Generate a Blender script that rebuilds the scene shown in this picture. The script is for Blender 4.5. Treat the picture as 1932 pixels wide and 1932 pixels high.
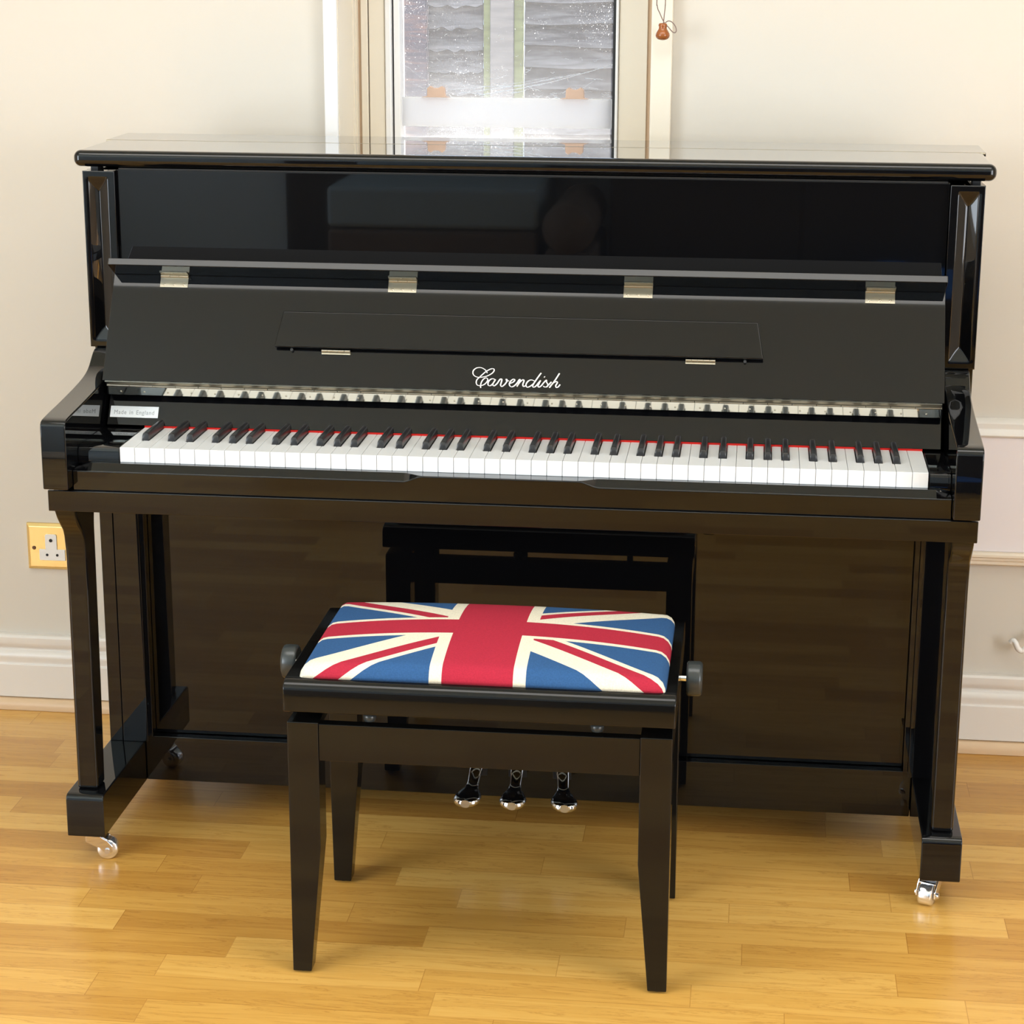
import bpy, math, random
from mathutils import Vector, Matrix, noise
random.seed(7)
for o in list(bpy.data.objects): bpy.data.objects.remove(o, do_unlink=True)
S = bpy.context.scene
COL = S.collection
PI = math.pi

# ------------------------------------------------------------------ camera
cd = bpy.data.cameras.new('camera'); cam = bpy.data.objects.new('camera', cd); COL.objects.link(cam)
yaw, pit, rol = math.radians(6.5687), math.radians(15.3467), math.radians(.2211)
F_ = Vector((-math.sin(yaw)*math.cos(pit), math.cos(yaw)*math.cos(pit), -math.sin(pit)))
R_ = Vector((math.cos(yaw), math.sin(yaw), 0)); U_ = R_.cross(F_)
A_ = R_*math.cos(rol)+U_*math.sin(rol); B_ = -R_*math.sin(rol)+U_*math.cos(rol)
m = Matrix((A_, B_, -F_)).transposed().to_4x4(); m.translation = Vector((.3642, -3.0591, 1.4726))
cam.matrix_world = m
cd.sensor_width = 36; cd.lens = 3978.34/1932*36; cd.clip_start = .05
S.camera = cam

# ------------------------------------------------------------------ world, sun, daylight at the windows, exposure
W = bpy.data.worlds.new('world'); S.world = W; W.use_nodes = True
bg = W.node_tree.nodes['Background']; bg.inputs[0].default_value = (.60, .76, 1, 1); bg.inputs[1].default_value = 1.45
def lamp(name, kind, energy, color, loc, rot, **k):
    l = bpy.data.lights.new(name, kind); l.energy = energy; l.color = color
    for a, v in k.items(): setattr(l, a, v)
    o = bpy.data.objects.new(name, l); o.location = loc; o.rotation_euler = rot; COL.objects.link(o); return o
R = math.radians
lamp('sun', 'SUN', 55, (1, .93, .82), (0, 3, 6), (R(-26), R(8), 0), angle=R(.6))
# (rotation: light travels along local -Z)
lamp('daylight_left_window', 'AREA', 128, (.86, .94, 1), (-2.86, -3.05, 1.40), (R(90), 0, R(-90)), shape='RECTANGLE', size=2.9, size_y=1.9)
lamp('daylight_right_window', 'AREA', 108, (.95, .97, 1), (3.46, -3.05, 1.40), (R(90), 0, R(90)), shape='RECTANGLE', size=2.9, size_y=1.9)
lamp('overhead_fill', 'AREA', 26, (1, .98, .95), (.1, -.72, 2.53), (0, 0, 0), shape='RECTANGLE', size=2.8, size_y=.8)  # unseen overhead light, added to brighten key tops, floor and edge highlights
S.view_settings.view_transform = 'Standard'; S.view_settings.look = 'None'
S.view_settings.gamma = 1; S.view_settings.use_curve_mapping = False
S.view_settings.exposure = 0.25

# ------------------------------------------------------------------ helpers
class MB:
    def __init__(s): s.v = []; s.f = []; s.sm = []; s.uv = None
    def add(s, vs, fs, smooth=False):
        n = len(s.v); s.v += [tuple(v) for v in vs]; s.f += [tuple(i+n for i in f) for f in fs]; s.sm += [smooth]*len(fs); return s
    def box(s, x0, x1, y0, y1, z0, z1):
        return s.add([(x0,y0,z0),(x1,y0,z0),(x1,y1,z0),(x0,y1,z0),(x0,y0,z1),(x1,y0,z1),(x1,y1,z1),(x0,y1,z1)],
                     [(0,3,2,1),(4,5,6,7),(0,1,5,4),(1,2,6,5),(2,3,7,6),(3,0,4,7)])
    def prism(s, pts, a0, a1, axis='x', smooth=False, x0s=None):
        """pts: outline; axis x -> pts are (y,z); axis z -> (x,y); axis y -> (x,z)"""
        def P(p, a):
            return (a, p[0], p[1]) if axis == 'x' else ((p[0], p[1], a) if axis == 'z' else (p[0], a, p[1]))
        n = len(pts); vs = [P(p, a0) for p in pts]+[P(p, a1) for p in pts]
        area = sum(pts[i][0]*pts[(i+1) % n][1]-pts[(i+1) % n][0]*pts[i][1] for i in range(n))
        fl = (area > 0) ^ (axis == 'y')
        c0 = tuple(range(n)); c1 = tuple(range(n, 2*n))
        sides = [(i, (i+1) % n, n+(i+1) % n, n+i) for i in range(n)]
        if fl: fs = [c0[::-1], c1]+sides
        else: fs = [c0, c1[::-1]]+[q[::-1] for q in sides]
        k = len(s.v); s.add(vs, fs)
        if smooth:
            for i in range(len(s.sm)-n, len(s.sm)): s.sm[i] = True
        return s
    def tube(s, pts, r, seg=8, closed=False, caps=True, flat=1.0):
        pts = [Vector(p) for p in pts]; n = len(pts); rr = r if isinstance(r, (list, tuple)) else [r]*n
        rings = []; up = None
        for i, p in enumerate(pts):
            a = pts[i-1] if (i > 0 or closed) else p; b = pts[(i+1) % n] if (i < n-1 or closed) else p
            t = (b-a).normalized()
            if up is None:
                up = Vector((0, 0, 1)) if abs(t.z) < .9 else Vector((1, 0, 0))
            side = t.cross(up).normalized(); up = side.cross(t).normalized()
            rings.append([p+(side*math.cos(q)+up*math.sin(q)*flat)*rr[i] for q in [2*PI*k/seg for k in range(seg)]])
        vs = [v for g in rings for v in g]; fs = []
        for i in range(n if closed else n-1):
            for k in range(seg):
                j = (i+1) % n; fs.append((i*seg+k, i*seg+(k+1) % seg, j*seg+(k+1) % seg, j*seg+k))
        s.add(vs, fs, True)
        if not closed and caps:
            s.add(rings[0], [tuple(range(seg))[::-1]]); s.add(rings[-1], [tuple(range(seg))])
        return s
    def lathe(s, prof, c, axis='z', seg=24, smooth=True):
        """prof: (radius, height) along the axis"""
        vs = []; c = Vector(c)
        for r, h in prof:
            for k in range(seg):
                q = 2*PI*k/seg; a, b = r*math.cos(q), r*math.sin(q)
                vs.append(c+(Vector((a, b, h)) if axis == 'z' else Vector((h, a, b)) if axis == 'x' else Vector((b, h, a))))
        fs = []
        for i in range(len(prof)-1):
            for k in range(seg): fs.append((i*seg+k, i*seg+(k+1) % seg, (i+1)*seg+(k+1) % seg, (i+1)*seg+k))
        s.add(vs, fs, smooth)
        n = len(prof)-1
        s.add([vs[k] for k in range(seg)], [tuple(range(seg))[::-1]]); s.add([vs[n*seg+k] for k in range(seg)], [tuple(range(seg))])
        return s
    def build(s, name, mat, parent=None, bevel=0, seg=3, ang=35, smooth=None, **tags):
        me = bpy.data.meshes.new(name); me.from_pydata(s.v, [], s.f); me.update()
        for i, p in enumerate(me.polygons): p.use_smooth = True if (bevel or smooth) else s.sm[i]
        if s.uv:
            l = me.uv_layers.new(name='UVMap')
            for p in me.polygons:
                for li in p.loop_indices: l.data[li].uv = s.uv[me.loops[li].vertex_index]
        me.materials.append(mat)
        o = bpy.data.objects.new(name, me); COL.objects.link(o)
        if parent: o.parent = parent; 
        if parent and parent.type == 'EMPTY': o.matrix_parent_inverse = Matrix.Translation(-parent.location)
        if bevel:
            b = o.modifiers.new('bevel', 'BEVEL'); b.width = bevel; b.segments = seg; b.limit_method = 'ANGLE'; b.angle_limit = R(ang); b.harden_normals = True
        for k, v in tags.items(): o[k] = v
        return o
def thing(name, label, cat, loc, group=None):
    o = bpy.data.objects.new(name, None); COL.objects.link(o); o.location = loc; o.empty_display_size = .05
    o['label'] = label; o['category'] = cat
    if group: o['group'] = group
    return o
def dup(o, d, parent, sub=()):
    c = o.copy(); COL.objects.link(c); c.parent = parent; c.matrix_parent_inverse = o.matrix_parent_inverse.copy(); c.location = o.location+Vector(d)
    for g in sub:
        e = g.copy(); COL.objects.link(e); e.parent = c
    return c
def spline(pts, n=5):
    P = [Vector(p) for p in pts]; out = []
    for i in range(len(P)-1):
        a = P[max(i-1, 0)]; b = P[i]; c = P[i+1]; d = P[min(i+2, len(P)-1)]
        for k in range(n):
            t = k/n; out.append(.5*((2*b)+(c-a)*t+(2*a-5*b+4*c-d)*t*t+(3*b-a-3*c+d)*t**3))
    out.append(P[-1]); return out

# ------------------------------------------------------------------ materials
def mat(name, col=(.8,.8,.8), rough=.5, metal=0, ior=1.5, **k):
    m = bpy.data.materials.new(name); m.use_nodes = True; b = m.node_tree.nodes['Principled BSDF']
    b.inputs['Base Color'].default_value = (*col, 1); b.inputs['Roughness'].default_value = rough
    b.inputs['Metallic'].default_value = metal; b.inputs['IOR'].default_value = ior
    for a, v in k.items(): b.inputs[a].default_value = v
    return m
def N(m, t, **k):
    n = m.node_tree.nodes.new(t)
    for a, v in k.items():
        if a.startswith('_'): n.inputs[int(a[1:])].default_value = v
        else: setattr(n, a, v)
    return n
def L(m, a, b): m.node_tree.links.new(a, b)
def bs(m): return m.node_tree.nodes['Principled BSDF']
def math_(m, op, a, b=None, c=None, clamp=False):
    n = N(m, 'ShaderNodeMath', operation=op, use_clamp=clamp)
    for i, x in enumerate((a, b, c)):
        if x is None: continue
        if isinstance(x, (int, float)): n.inputs[i].default_value = x
        else: L(m, x, n.inputs[i])
    return n.outputs[0]
def noisebump(m, scale, strength, dist=.001, detail=3):
    tc = N(m, 'ShaderNodeTexCoord'); n = N(m, 'ShaderNodeTexNoise'); n.inputs['Scale'].default_value = scale; n.inputs['Detail'].default_value = detail
    L(m, tc.outputs['Object'], n.inputs['Vector'])
    b = N(m, 'ShaderNodeBump'); b.inputs['Strength'].default_value = strength; b.inputs['Distance'].default_value = dist
    L(m, n.outputs[0], b.inputs['Height']); L(m, b.outputs[0], bs(m).inputs['Normal']); return n
def ramp(m, fac, stops):
    r = N(m, 'ShaderNodeValToRGB'); e = r.color_ramp.elements
    while len(e) < len(stops): e.new(.5)
    for x, (p, c) in zip(e, stops): x.position = p; x.color = (*c, 1)
    L(m, fac, r.inputs[0]); return r.outputs[0]

BLACK = mat('black_polyester_lacquer', (.003, .003, .0035), .03, ior=1.32, **{'Coat Weight': 1.0, 'Coat IOR': 1.32, 'Coat Roughness': .015})
BLACKW = mat('black_satin_lacquer', (.005, .0048, .0045), .09, ior=1.42)
BLACKM = mat('matt_black_wood', (.006, .006, .006), .6)
NICKEL = mat('nickel', (.50, .46, .37), .28, 1)
MIRROR = mat('polished_nickel', (.78, .74, .65), .05, 1)
CHROME = mat('chrome', (.88, .88, .9), .06, 1)
IVORY = mat('white_key_plastic', (.77, .77, .77), .18, ior=1.5)
EBONY = mat('black_key_plastic', (.02, .019, .02), .28)
FELT = mat('red_felt', (.75, .02, .015), .95)
LABELM = mat('white_label', (.85, .87, .88), .4)
INK = mat('grey_ink', (.32, .33, .34), .6)
SILVER = mat('silver_lettering', (.9, .84, .82), .3, .35)
WALL = mat('cream_wall_paint', (.68, .622, .538), .55)
noisebump(WALL, 60, .05, .002)
CEIL = mat('ceiling_paint', (.70, .80, .78), .8)
SKIRT = mat('gloss_skirting_paint', (.80, .745, .68), .3)
FRAME = mat('cream_gloss_paint', (.86, .77, .63), .3)
FRAMEW = mat('white_gloss_paint', (.93, .91, .89), .3)
GROOVE = mat('brown_gap', (.60, .42, .27), .8)
PANELM = mat('pale_lilac_paint', (.84, .765, .76), .5)
DARKM = mat('dark_recess', (.012, .012, .013), .8)
RUBBER = mat('black_rubber', (.02, .02, .02), .5)
BRASS = mat('brass_plate', (.85, .62, .25), .25, .75)
PLASTIC = mat('white_plastic', (.85, .82, .78), .35)
SCREW = mat('brown_screw_cap', (.12, .05, .02), .5)
KNOBM = mat('black_plastic_knob', (.035, .04, .04), .25)

def wood_floor():
    m = mat('oak_strip_floor', rough=.24, ior=1.5)
    tc = N(m, 'ShaderNodeTexCoord'); sp = N(m, 'ShaderNodeSeparateXYZ'); L(m, tc.outputs['Object'], sp.inputs[0])
    x, y = sp.outputs[0], sp.outputs[1]
    rowf = math_(m, 'DIVIDE', y, .0685); row = math_(m, 'FLOOR', rowf); fy = math_(m, 'FRACT', rowf)
    wn = N(m, 'ShaderNodeTexWhiteNoise', noise_dimensions='1D'); L(m, row, wn.inputs['W'])
    sc = N(m, 'ShaderNodeSeparateColor'); L(m, wn.outputs['Color'], sc.inputs[0])
    ln = math_(m, 'MULTIPLY_ADD', sc.outputs[1], .22, .36)
    cf = math_(m, 'DIVIDE', math_(m, 'MULTIPLY_ADD', sc.outputs[0], 3.0, x), ln)
    cell = math_(m, 'FLOOR', cf); fx = math_(m, 'FRACT', cf)
    cv = N(m, 'ShaderNodeCombineXYZ'); L(m, row, cv.inputs[0]); L(m, cell, cv.inputs[1])
    w2 = N(m, 'ShaderNodeTexWhiteNoise', noise_dimensions='3D'); L(m, cv.outputs[0], w2.inputs['Vector'])
    # grain, shifted per strip
    gv = N(m, 'ShaderNodeCombineXYZ'); L(m, math_(m, 'MULTIPLY', x, 2.6), gv.inputs[0])
    L(m, math_(m, 'MULTIPLY', y, 34), gv.inputs[1]); L(m, math_(m, 'MULTIPLY', w2.outputs['Value'], 40), gv.inputs[2])
    g = N(m, 'ShaderNodeTexNoise'); g.inputs['Scale'].default_value = 1.6; g.inputs['Detail'].default_value = 7; g.inputs['Roughness'].default_value = .62; g.inputs['Distortion'].default_value = .9
    L(m, gv.outputs[0], g.inputs['Vector'])
    g2v = N(m, 'ShaderNodeCombineXYZ'); L(m, math_(m, 'MULTIPLY', x, 9), g2v.inputs[0]); L(m, math_(m, 'MULTIPLY', y, 190), g2v.inputs[1]); L(m, math_(m, 'MULTIPLY', w2.outputs['Value'], 17), g2v.inputs[2])
    g2 = N(m, 'ShaderNodeTexNoise'); g2.inputs['Scale'].default_value = 2; g2.inputs['Detail'].default_value = 3; L(m, g2v.outputs[0], g2.inputs['Vector'])
    tone = math_(m, 'ADD', math_(m, 'MULTIPLY', w2.outputs['Value'], .62), math_(m, 'ADD', math_(m, 'MULTIPLY', g.outputs[0], .62), math_(m, 'MULTIPLY', g2.outputs[0], .22)))
    col = ramp(m, math_(m, 'DIVIDE', tone, 1.35), [(.12, (.42, .18, .030)), (.40, (.58, .29, .055)), (.62, (.70, .38, .085)), (.9, (.80, .475, .13))])
    # dark cathedral grain lines
    line = math_(m, 'MULTIPLY', ramp_v(m, g.outputs[0], .455, .475, .495), .35)
    # seams
    sy = math_(m, 'MAXIMUM', math_(m, 'LESS_THAN', fy, .018), math_(m, 'LESS_THAN', math_(m, 'MULTIPLY', fx, ln), .0013))
    dk = math_(m, 'MAXIMUM', math_(m, 'MULTIPLY', sy, .42), line)
    mx = N(m, 'ShaderNodeMix', data_type='RGBA', blend_type='MULTIPLY'); L(m, dk, mx.inputs[0]); L(m, col, mx.inputs[6]); mx.inputs[7].default_value = (.42, .26, .14, 1)
    L(m, mx.outputs[2], bs(m).inputs['Base Color'])
    b = N(m, 'ShaderNodeBump'); b.inputs['Strength'].default_value = .12; b.inputs['Distance'].default_value = .0006
    L(m, math_(m, 'SUBTRACT', g.outputs[0], sy), b.inputs['Height']); L(m, b.outputs[0], bs(m).inputs['Normal'])
    L(m, math_(m, 'MULTIPLY_ADD', g2.outputs[0], .12, .17), bs(m).inputs['Roughness'])
    return m
def ramp_v(m, v, a, b, c):
    r = N(m, 'ShaderNodeValToRGB'); e = r.color_ramp.elements; e.new(.5)
    for x, (p, k) in zip(e, ((a, 0), (b, 1), (c, 0))): x.position = p; x.color = (k, k, k, 1)
    L(m, v, r.inputs[0]); return r.outputs[0]
FLOOR = wood_floor()
TRIMW = mat('oak_bead', (.72, .50, .30), .4); noisebump(TRIMW, 90, .1)

def flag_mat():
    m = mat('union_flag_cotton', rough=.9, ior=1.35)
    uv = N(m, 'ShaderNodeUVMap', uv_map='UVMap'); sp = N(m, 'ShaderNodeSeparateXYZ'); L(m, uv.outputs[0], sp.inputs[0])
    X, V = sp.outputs[0], sp.outputs[1]; Y = math_(m, 'MULTIPLY', V, 1.62)
    ax, av = math_(m, 'ABSOLUTE', X), math_(m, 'ABSOLUTE', Y)
    ca, sa = math.cos(R(47.5)), math.sin(R(47.5))
    # signed distance to the saltire centre line; the pinwheel keeps one handedness in all four quarters
    sgn = math_(m, 'SIGN', math_(m, 'MULTIPLY', X, Y))
    d = math_(m, 'MULTIPLY', sgn, math_(m, 'SUBTRACT', math_(m, 'MULTIPLY', av, ca), math_(m, 'MULTIPLY', ax, sa)))
    def rng(v, lo, hi): return math_(m, 'MULTIPLY', math_(m, 'GREATER_THAN', v, lo), math_(m, 'LESS_THAN', v, hi))
    wS = rng(d, -.043, .040); rS = rng(d, 0.0, .027)
    wC = math_(m, 'MAXIMUM', math_(m, 'LESS_THAN', ax, .0685), math_(m, 'LESS_THAN', av, .0655))
    rC = math_(m, 'MAXIMUM', math_(m, 'LESS_THAN', ax, .0505), math_(m, 'LESS_THAN', av, .0495))
    def mix(f, a, b):
        n = N(m, 'ShaderNodeMix', data_type='RGBA'); L(m, f, n.inputs[0])
        for i, c in ((6, a), (7, b)):
            if isinstance(c, tuple): n.inputs[i].default_value = (*c, 1)
            else: L(m, c, n.inputs[i])
        return n.outputs[2]
    BL, WH, RD = (.030, .100, .25), (.84, .77, .61), (.45, .020, .046)
    c = mix(wS, BL, WH); c = mix(rS, c, RD); c = mix(wC, c, WH); c = mix(rC, c, RD)
    tc = N(m, 'ShaderNodeTexCoord')
    w = N(m, 'ShaderNodeTexWave', wave_type='BANDS', bands_direction='X'); w.inputs['Scale'].default_value = 300; w.inputs['Distortion'].default_value = 2
    w2 = N(m, 'ShaderNodeTexWave', wave_type='BANDS', bands_direction='Y'); w2.inputs['Scale'].default_value = 300; w2.inputs['Distortion'].default_value = 2
    L(m, tc.outputs['Object'], w.inputs[0]); L(m, tc.outputs['Object'], w2.inputs[0])
    h = math_(m, 'ADD', w.outputs[1], w2.outputs[1])
    nz = N(m, 'ShaderNodeTexNoise'); nz.inputs['Scale'].default_value = 450; L(m, tc.outputs['Object'], nz.inputs[0])
    mx = N(m, 'ShaderNodeMix', data_type='RGBA', blend_type='MULTIPLY'); mx.inputs[0].default_value = .35; L(m, c, mx.inputs[6])
    L(m, ramp(m, nz.outputs[0], [(.35, (.6, .6, .6)), (.65, (1, 1, 1))]), mx.inputs[7])
    L(m, mx.outputs[2], bs(m).inputs['Base Color'])
    b = N(m, 'ShaderNodeBump'); b.inputs['Strength'].default_value = .25; b.inputs['Distance'].default_value = .0005
    L(m, h, b.inputs['Height']); L(m, b.outputs[0], bs(m).inputs['Normal'])
    return m
FLAG = flag_mat()

def glass_mat():
    m = bpy.data.materials.new('dusty_window_glass'); m.use_nodes = True; nt = m.node_tree; nt.nodes.clear()
    out = N(m, 'ShaderNodeOutputMaterial'); tr = N(m, 'ShaderNodeBsdfTransparent'); gl = N(m, 'ShaderNodeBsdfGlossy'); gl.inputs['Roughness'].default_value = .02
    tl = N(m, 'ShaderNodeBsdfTranslucent'); tl.inputs[0].default_value = (.92, .95, 1, 1)
    df = N(m, 'ShaderNodeBsdfDiffuse'); df.inputs[0].default_value = (.9, .93, 1, 1)
    ad = N(m, 'ShaderNodeMixShader'); ad.inputs[0].default_value = .3; L(m, tl.outputs[0], ad.inputs[1]); L(m, df.outputs[0], ad.inputs[2])
    tc = N(m, 'ShaderNodeTexCoord'); sp = N(m, 'ShaderNodeSeparateXYZ'); L(m, tc.outputs['Object'], sp.inputs[0])
    v = N(m, 'ShaderNodeTexVoronoi'); v.inputs['Scale'].default_value = 130; L(m, tc.outputs['Object'], v.inputs[0])
    v2 = N(m, 'ShaderNodeTexVoronoi'); v2.inputs['Scale'].default_value = 310; L(m, tc.outputs['Object'], v2.inputs[0])
    n = N(m, 'ShaderNodeTexNoise'); n.inputs['Scale'].default_value = 9; n.inputs['Detail'].default_value = 4; L(m, tc.outputs['Object'], n.inputs[0])
    thr = math_(m, 'MULTIPLY_ADD', n.outputs[0], .34, -.105)
    s1 = math_(m, 'LESS_THAN', v.outputs[0], thr); s2 = math_(m, 'LESS_THAN', v2.outputs[0], math_(m, 'MULTIPLY', thr, 1.15))
    low = math_(m, 'MULTIPLY', math_(m, 'SUBTRACT', 1.28, sp.outputs[2]), 3.2, clamp=True)  # dust gathers towards the sill
    film = math_(m, 'MULTIPLY_ADD', math_(m, 'MULTIPLY', low, n.outputs[0]), .22, .03)
    dirt = math_(m, 'MAXIMUM', math_(m, 'MULTIPLY', math_(m, 'MAXIMUM', s1, s2), .8), film, clamp=True)
    mx = N(m, 'ShaderNodeMixShader'); L(m, dirt, mx.inputs[0]); L(m, tr.outputs[0], mx.inputs[1]); L(m, ad.outputs[0], mx.inputs[2])
    fr = N(m, 'ShaderNodeFresnel'); fr.inputs[0].default_value = 1.45
    m2 = N(m, 'ShaderNodeMixShader'); L(m, fr.outputs[0], m2.inputs[0]); L(m, mx.outputs[0], m2.inputs[1]); L(m, gl.outputs[0], m2.inputs[2])
    L(m, m2.outputs[0], out.inputs[0]); return m
GLASS = glass_mat()
def translucent(name, col, w=.6):
    m = bpy.data.materials.new(name); m.use_nodes = True; nt = m.node_tree; nt.nodes.clear()
    out = N(m, 'ShaderNodeOutputMaterial'); tl = N(m, 'ShaderNodeBsdfTranslucent'); tl.inputs[0].default_value = (*col, 1)
    df = N(m, 'ShaderNodeBsdfDiffuse'); df.inputs[0].default_value = (*col, 1)
    mx = N(m, 'ShaderNodeMixShader'); mx.inputs[0].default_value = 1-w; L(m, tl.outputs[0], mx.inputs[1]); L(m, df.outputs[0], mx.inputs[2]); L(m, mx.outputs[0], out.inputs[0]); return m
FROST = translucent('sunlit_white_rail', (.98, .98, .98), .96)
WEB = translucent('cobweb_silk', (.95, .97, 1), .6)
def fence_mat(name, c1, c2, c3, sc=5):
    m = mat(name, rough=.85); tc = N(m, 'ShaderNodeTexCoord'); mp = N(m, 'ShaderNodeMapping'); mp.inputs['Scale'].default_value = (1.2, 1, 9)
    L(m, tc.outputs['Object'], mp.inputs[0]); n = N(m, 'ShaderNodeTexNoise'); n.inputs['Scale'].default_value = sc; n.inputs['Detail'].default_value = 8; n.inputs['Distortion'].default_value = .6
    L(m, mp.outputs[0], n.inputs[0]); L(m, ramp(m, n.outputs[0], [(.3, c1), (.5, c2), (.7, c3)]), bs(m).inputs['Base Color']); return m
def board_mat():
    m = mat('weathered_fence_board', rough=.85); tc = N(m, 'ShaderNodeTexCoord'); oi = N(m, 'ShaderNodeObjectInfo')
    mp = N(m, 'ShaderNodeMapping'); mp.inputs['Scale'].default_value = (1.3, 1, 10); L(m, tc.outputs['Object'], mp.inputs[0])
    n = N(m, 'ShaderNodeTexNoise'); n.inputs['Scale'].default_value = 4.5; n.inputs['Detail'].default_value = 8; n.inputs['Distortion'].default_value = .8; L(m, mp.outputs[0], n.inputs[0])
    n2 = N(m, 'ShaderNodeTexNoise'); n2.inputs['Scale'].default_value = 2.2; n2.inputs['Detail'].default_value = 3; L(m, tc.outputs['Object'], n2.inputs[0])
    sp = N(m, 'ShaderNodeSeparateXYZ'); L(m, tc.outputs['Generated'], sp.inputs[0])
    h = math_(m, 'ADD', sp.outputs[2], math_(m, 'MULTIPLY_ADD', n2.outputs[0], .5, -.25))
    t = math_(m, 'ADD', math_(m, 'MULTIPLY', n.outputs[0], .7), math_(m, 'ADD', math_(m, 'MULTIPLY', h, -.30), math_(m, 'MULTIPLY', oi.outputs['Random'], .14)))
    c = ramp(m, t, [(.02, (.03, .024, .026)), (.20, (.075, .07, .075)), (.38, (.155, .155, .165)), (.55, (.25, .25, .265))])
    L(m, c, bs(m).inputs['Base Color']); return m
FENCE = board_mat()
POSTM = fence_mat('grey_concrete_post', (.19, .185, .19), (.23, .225, .23), (.28, .275, .275), 3)
GREEN = fence_mat('green_algae_batten', (.13, .14, .065), (.17, .20, .09), (.21, .25, .12), 4)
DKPOST = fence_mat('dark_stained_post', (.05, .05, .075), (.10, .085, .11), (.20, .12, .11), 4)

# ------------------------------------------------------------------ the room
def struct(o, **k): o['kind'] = 'structure'; return o
X0, X1, Y0, Y1, ZC = -2.7, 3.3, -4.9, .72, 2.55
struct(MB().box(X0, X1, Y0, Y1+.25, -.05, 0).build('floor', FLOOR))
struct(MB().box(X0-.2, X1+.2, Y0-.2, Y1+.25, ZC, ZC+.08).build('ceiling', CEIL))
hx0, hx1, hz0, hz1 = -.383, .172, .98, 2.1
w = MB().box(X0-.2, hx0, Y1, Y1+.25, -.05, ZC).box(hx1, X1+.2, Y1, Y1+.25, -.05, ZC).box(hx0, hx1, Y1, Y1+.25, -.05, hz0).box(hx0, hx1, Y1, Y1+.25, hz1, ZC)
struct(w.build('wall_back', WALL))
def wall_hole_x(name, x0, x1, y0, y1, a, b, c, d):
    return struct(MB().box(x0, x1, y0, a, -.05, ZC).box(x0, x1, b, y1, -.05, ZC).box(x0, x1, a, b, -.05, c).box(x0, x1, a, b, d, ZC).build(name, WALL))
wall_hole_x('wall_left', X0-.12, X0, Y0-.12, Y1, -4.5, -1.6, .45, 2.35)
wall_hole_x('wall_right', X1, X1+.12, Y0-.12, Y1, -4.5, -1.6, .45, 2.35)
struct(MB().box(X0, X1, Y0-.12, Y0, -.05, ZC).build('wall_front', mat('blue_grey_wall_paint', (.34, .40, .44), .6)))
def skirt_prof(y, s=1): return [(y, .0235), (y-.02*s, .0235), (y-.02*s, .0905), (y-.0165*s, .0925), (y-.0165*s, .0965), (y-.019*s, .104), (y-.0185*s, .110), (y-.014*s, .1165), (y-.0095*s, .1185), (y-.0095*s, .122), (y-.0145*s, .128), (y-.016*s, .134), (y-.016*s, .145), (y-.012*s, .149), (y, .1495)]
struct(MB().prism(skirt_prof(Y1), X0, X1, 'x').build('baseboard_back', SKIRT, bevel=.001, seg=2))
struct(MB().prism(skirt_prof(Y0, -1), X0, X1, 'x').build('baseboard_front', SKIRT))
struct(MB().box(X0, X0+.018, Y0+.02, Y1-.02, 0, .15).build('baseboard_left', SKIRT, bevel=.004))
struct(MB().box(X1-.018, X1, Y0+.02, Y1-.02, 0, .15).build('baseboard_right', SKIRT, bevel=.004))
struct(MB().prism([(Y1, 0), (Y1-.0325, 0), (Y1-.0325, .009), (Y1-.030, .016), (Y1-.024, .0215), (Y1, .0235)], X0, X1, 'x').build('trim_1', TRIMW, bevel=.001, seg=2))
# side and front windows (the daylight comes in through them)
def side_window(name, plane, a, b, c, d, axis):
    e = bpy.data.objects.new(name, None); COL.objects.link(e); e['kind'] = 'structure'
    f = MB(); t = .05
    def bx(a0, a1, z0, z1):
        if axis == 'x': f.box(plane-.03, plane+.03, a0, a1, z0, z1)
        else: f.box(a0, a1, plane-.03, plane+.03, z0, z1)
    bx(a, a+t, c, d); bx(b-t, b, c, d); bx(a+t, b-t, c, c+t); bx(a+t, b-t, d-t, d); mid = (a+b)/2; bx(mid-.02, mid+.02, c+t, d-t)
    f.build('window_frame', FRAMEW, e)
side_window('window_2', X0-.05, -4.5, -1.6, .45, 2.35, 'x')
side_window('window_3', X1+.05, -4.5, -1.6, .45, 2.35, 'x')

# window behind the piano
win = bpy.data.objects.new('window_1', None); COL.objects.link(win); win.location = (-.105, .92, hz0); win['kind'] = 'structure'
def wp(name, mb, m, **k): return mb.build(name, m, win, **k)
wp('architrave', MB().box(-.408, hx0, .695, Y1+.0, .95, 2.16), FRAMEW, bevel=.003)
wp('architrave', MB().box(hx1, .209, .695, Y1+.0, .95, 2.16), FRAME, bevel=.003)
wp('architrave', MB().box(hx0, hx1, .695, Y1, hz1, 2.16), FRAMEW, bevel=.003)
wp('reveal_lining', MB().box(hx0, hx0+.0015, .70, .893, hz0, hz1).box(hx0+.0015, hx0+.004, .835, .85, hz0, hz1).box(hx0+.0015, hx0+.004, .86, .866, hz0, hz1), FRAME)
wp('frame_gap', MB().box(hx0, -.3775, .896, .94, hz0, hz1).box(.1555, hx1, .897, .94, hz0, hz1), GROOVE)
wp('frame_joint', MB().box(-.366, -.3615, .900, .94, hz0, hz1), mat('grey_joint', (.30, .26, .24), .8))
wp('frame_jamb', MB().box(-.3775, -.3640, .893, .95, hz0, hz1), FRAME, bevel=.0015)
wp('frame_jamb', MB().box(-.3620, -.3325, .893, .95, hz0, hz1), FRAME, bevel=.0015)
wp('frame_jamb', MB().box(.1035, .1555, .893, .95, hz0, hz1), FRAME, bevel=.0015)
wp('glazing_bead', MB().box(-.3315, -.3195, .888, .95, hz0, hz1), FRAMEW, bevel=.003)
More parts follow.
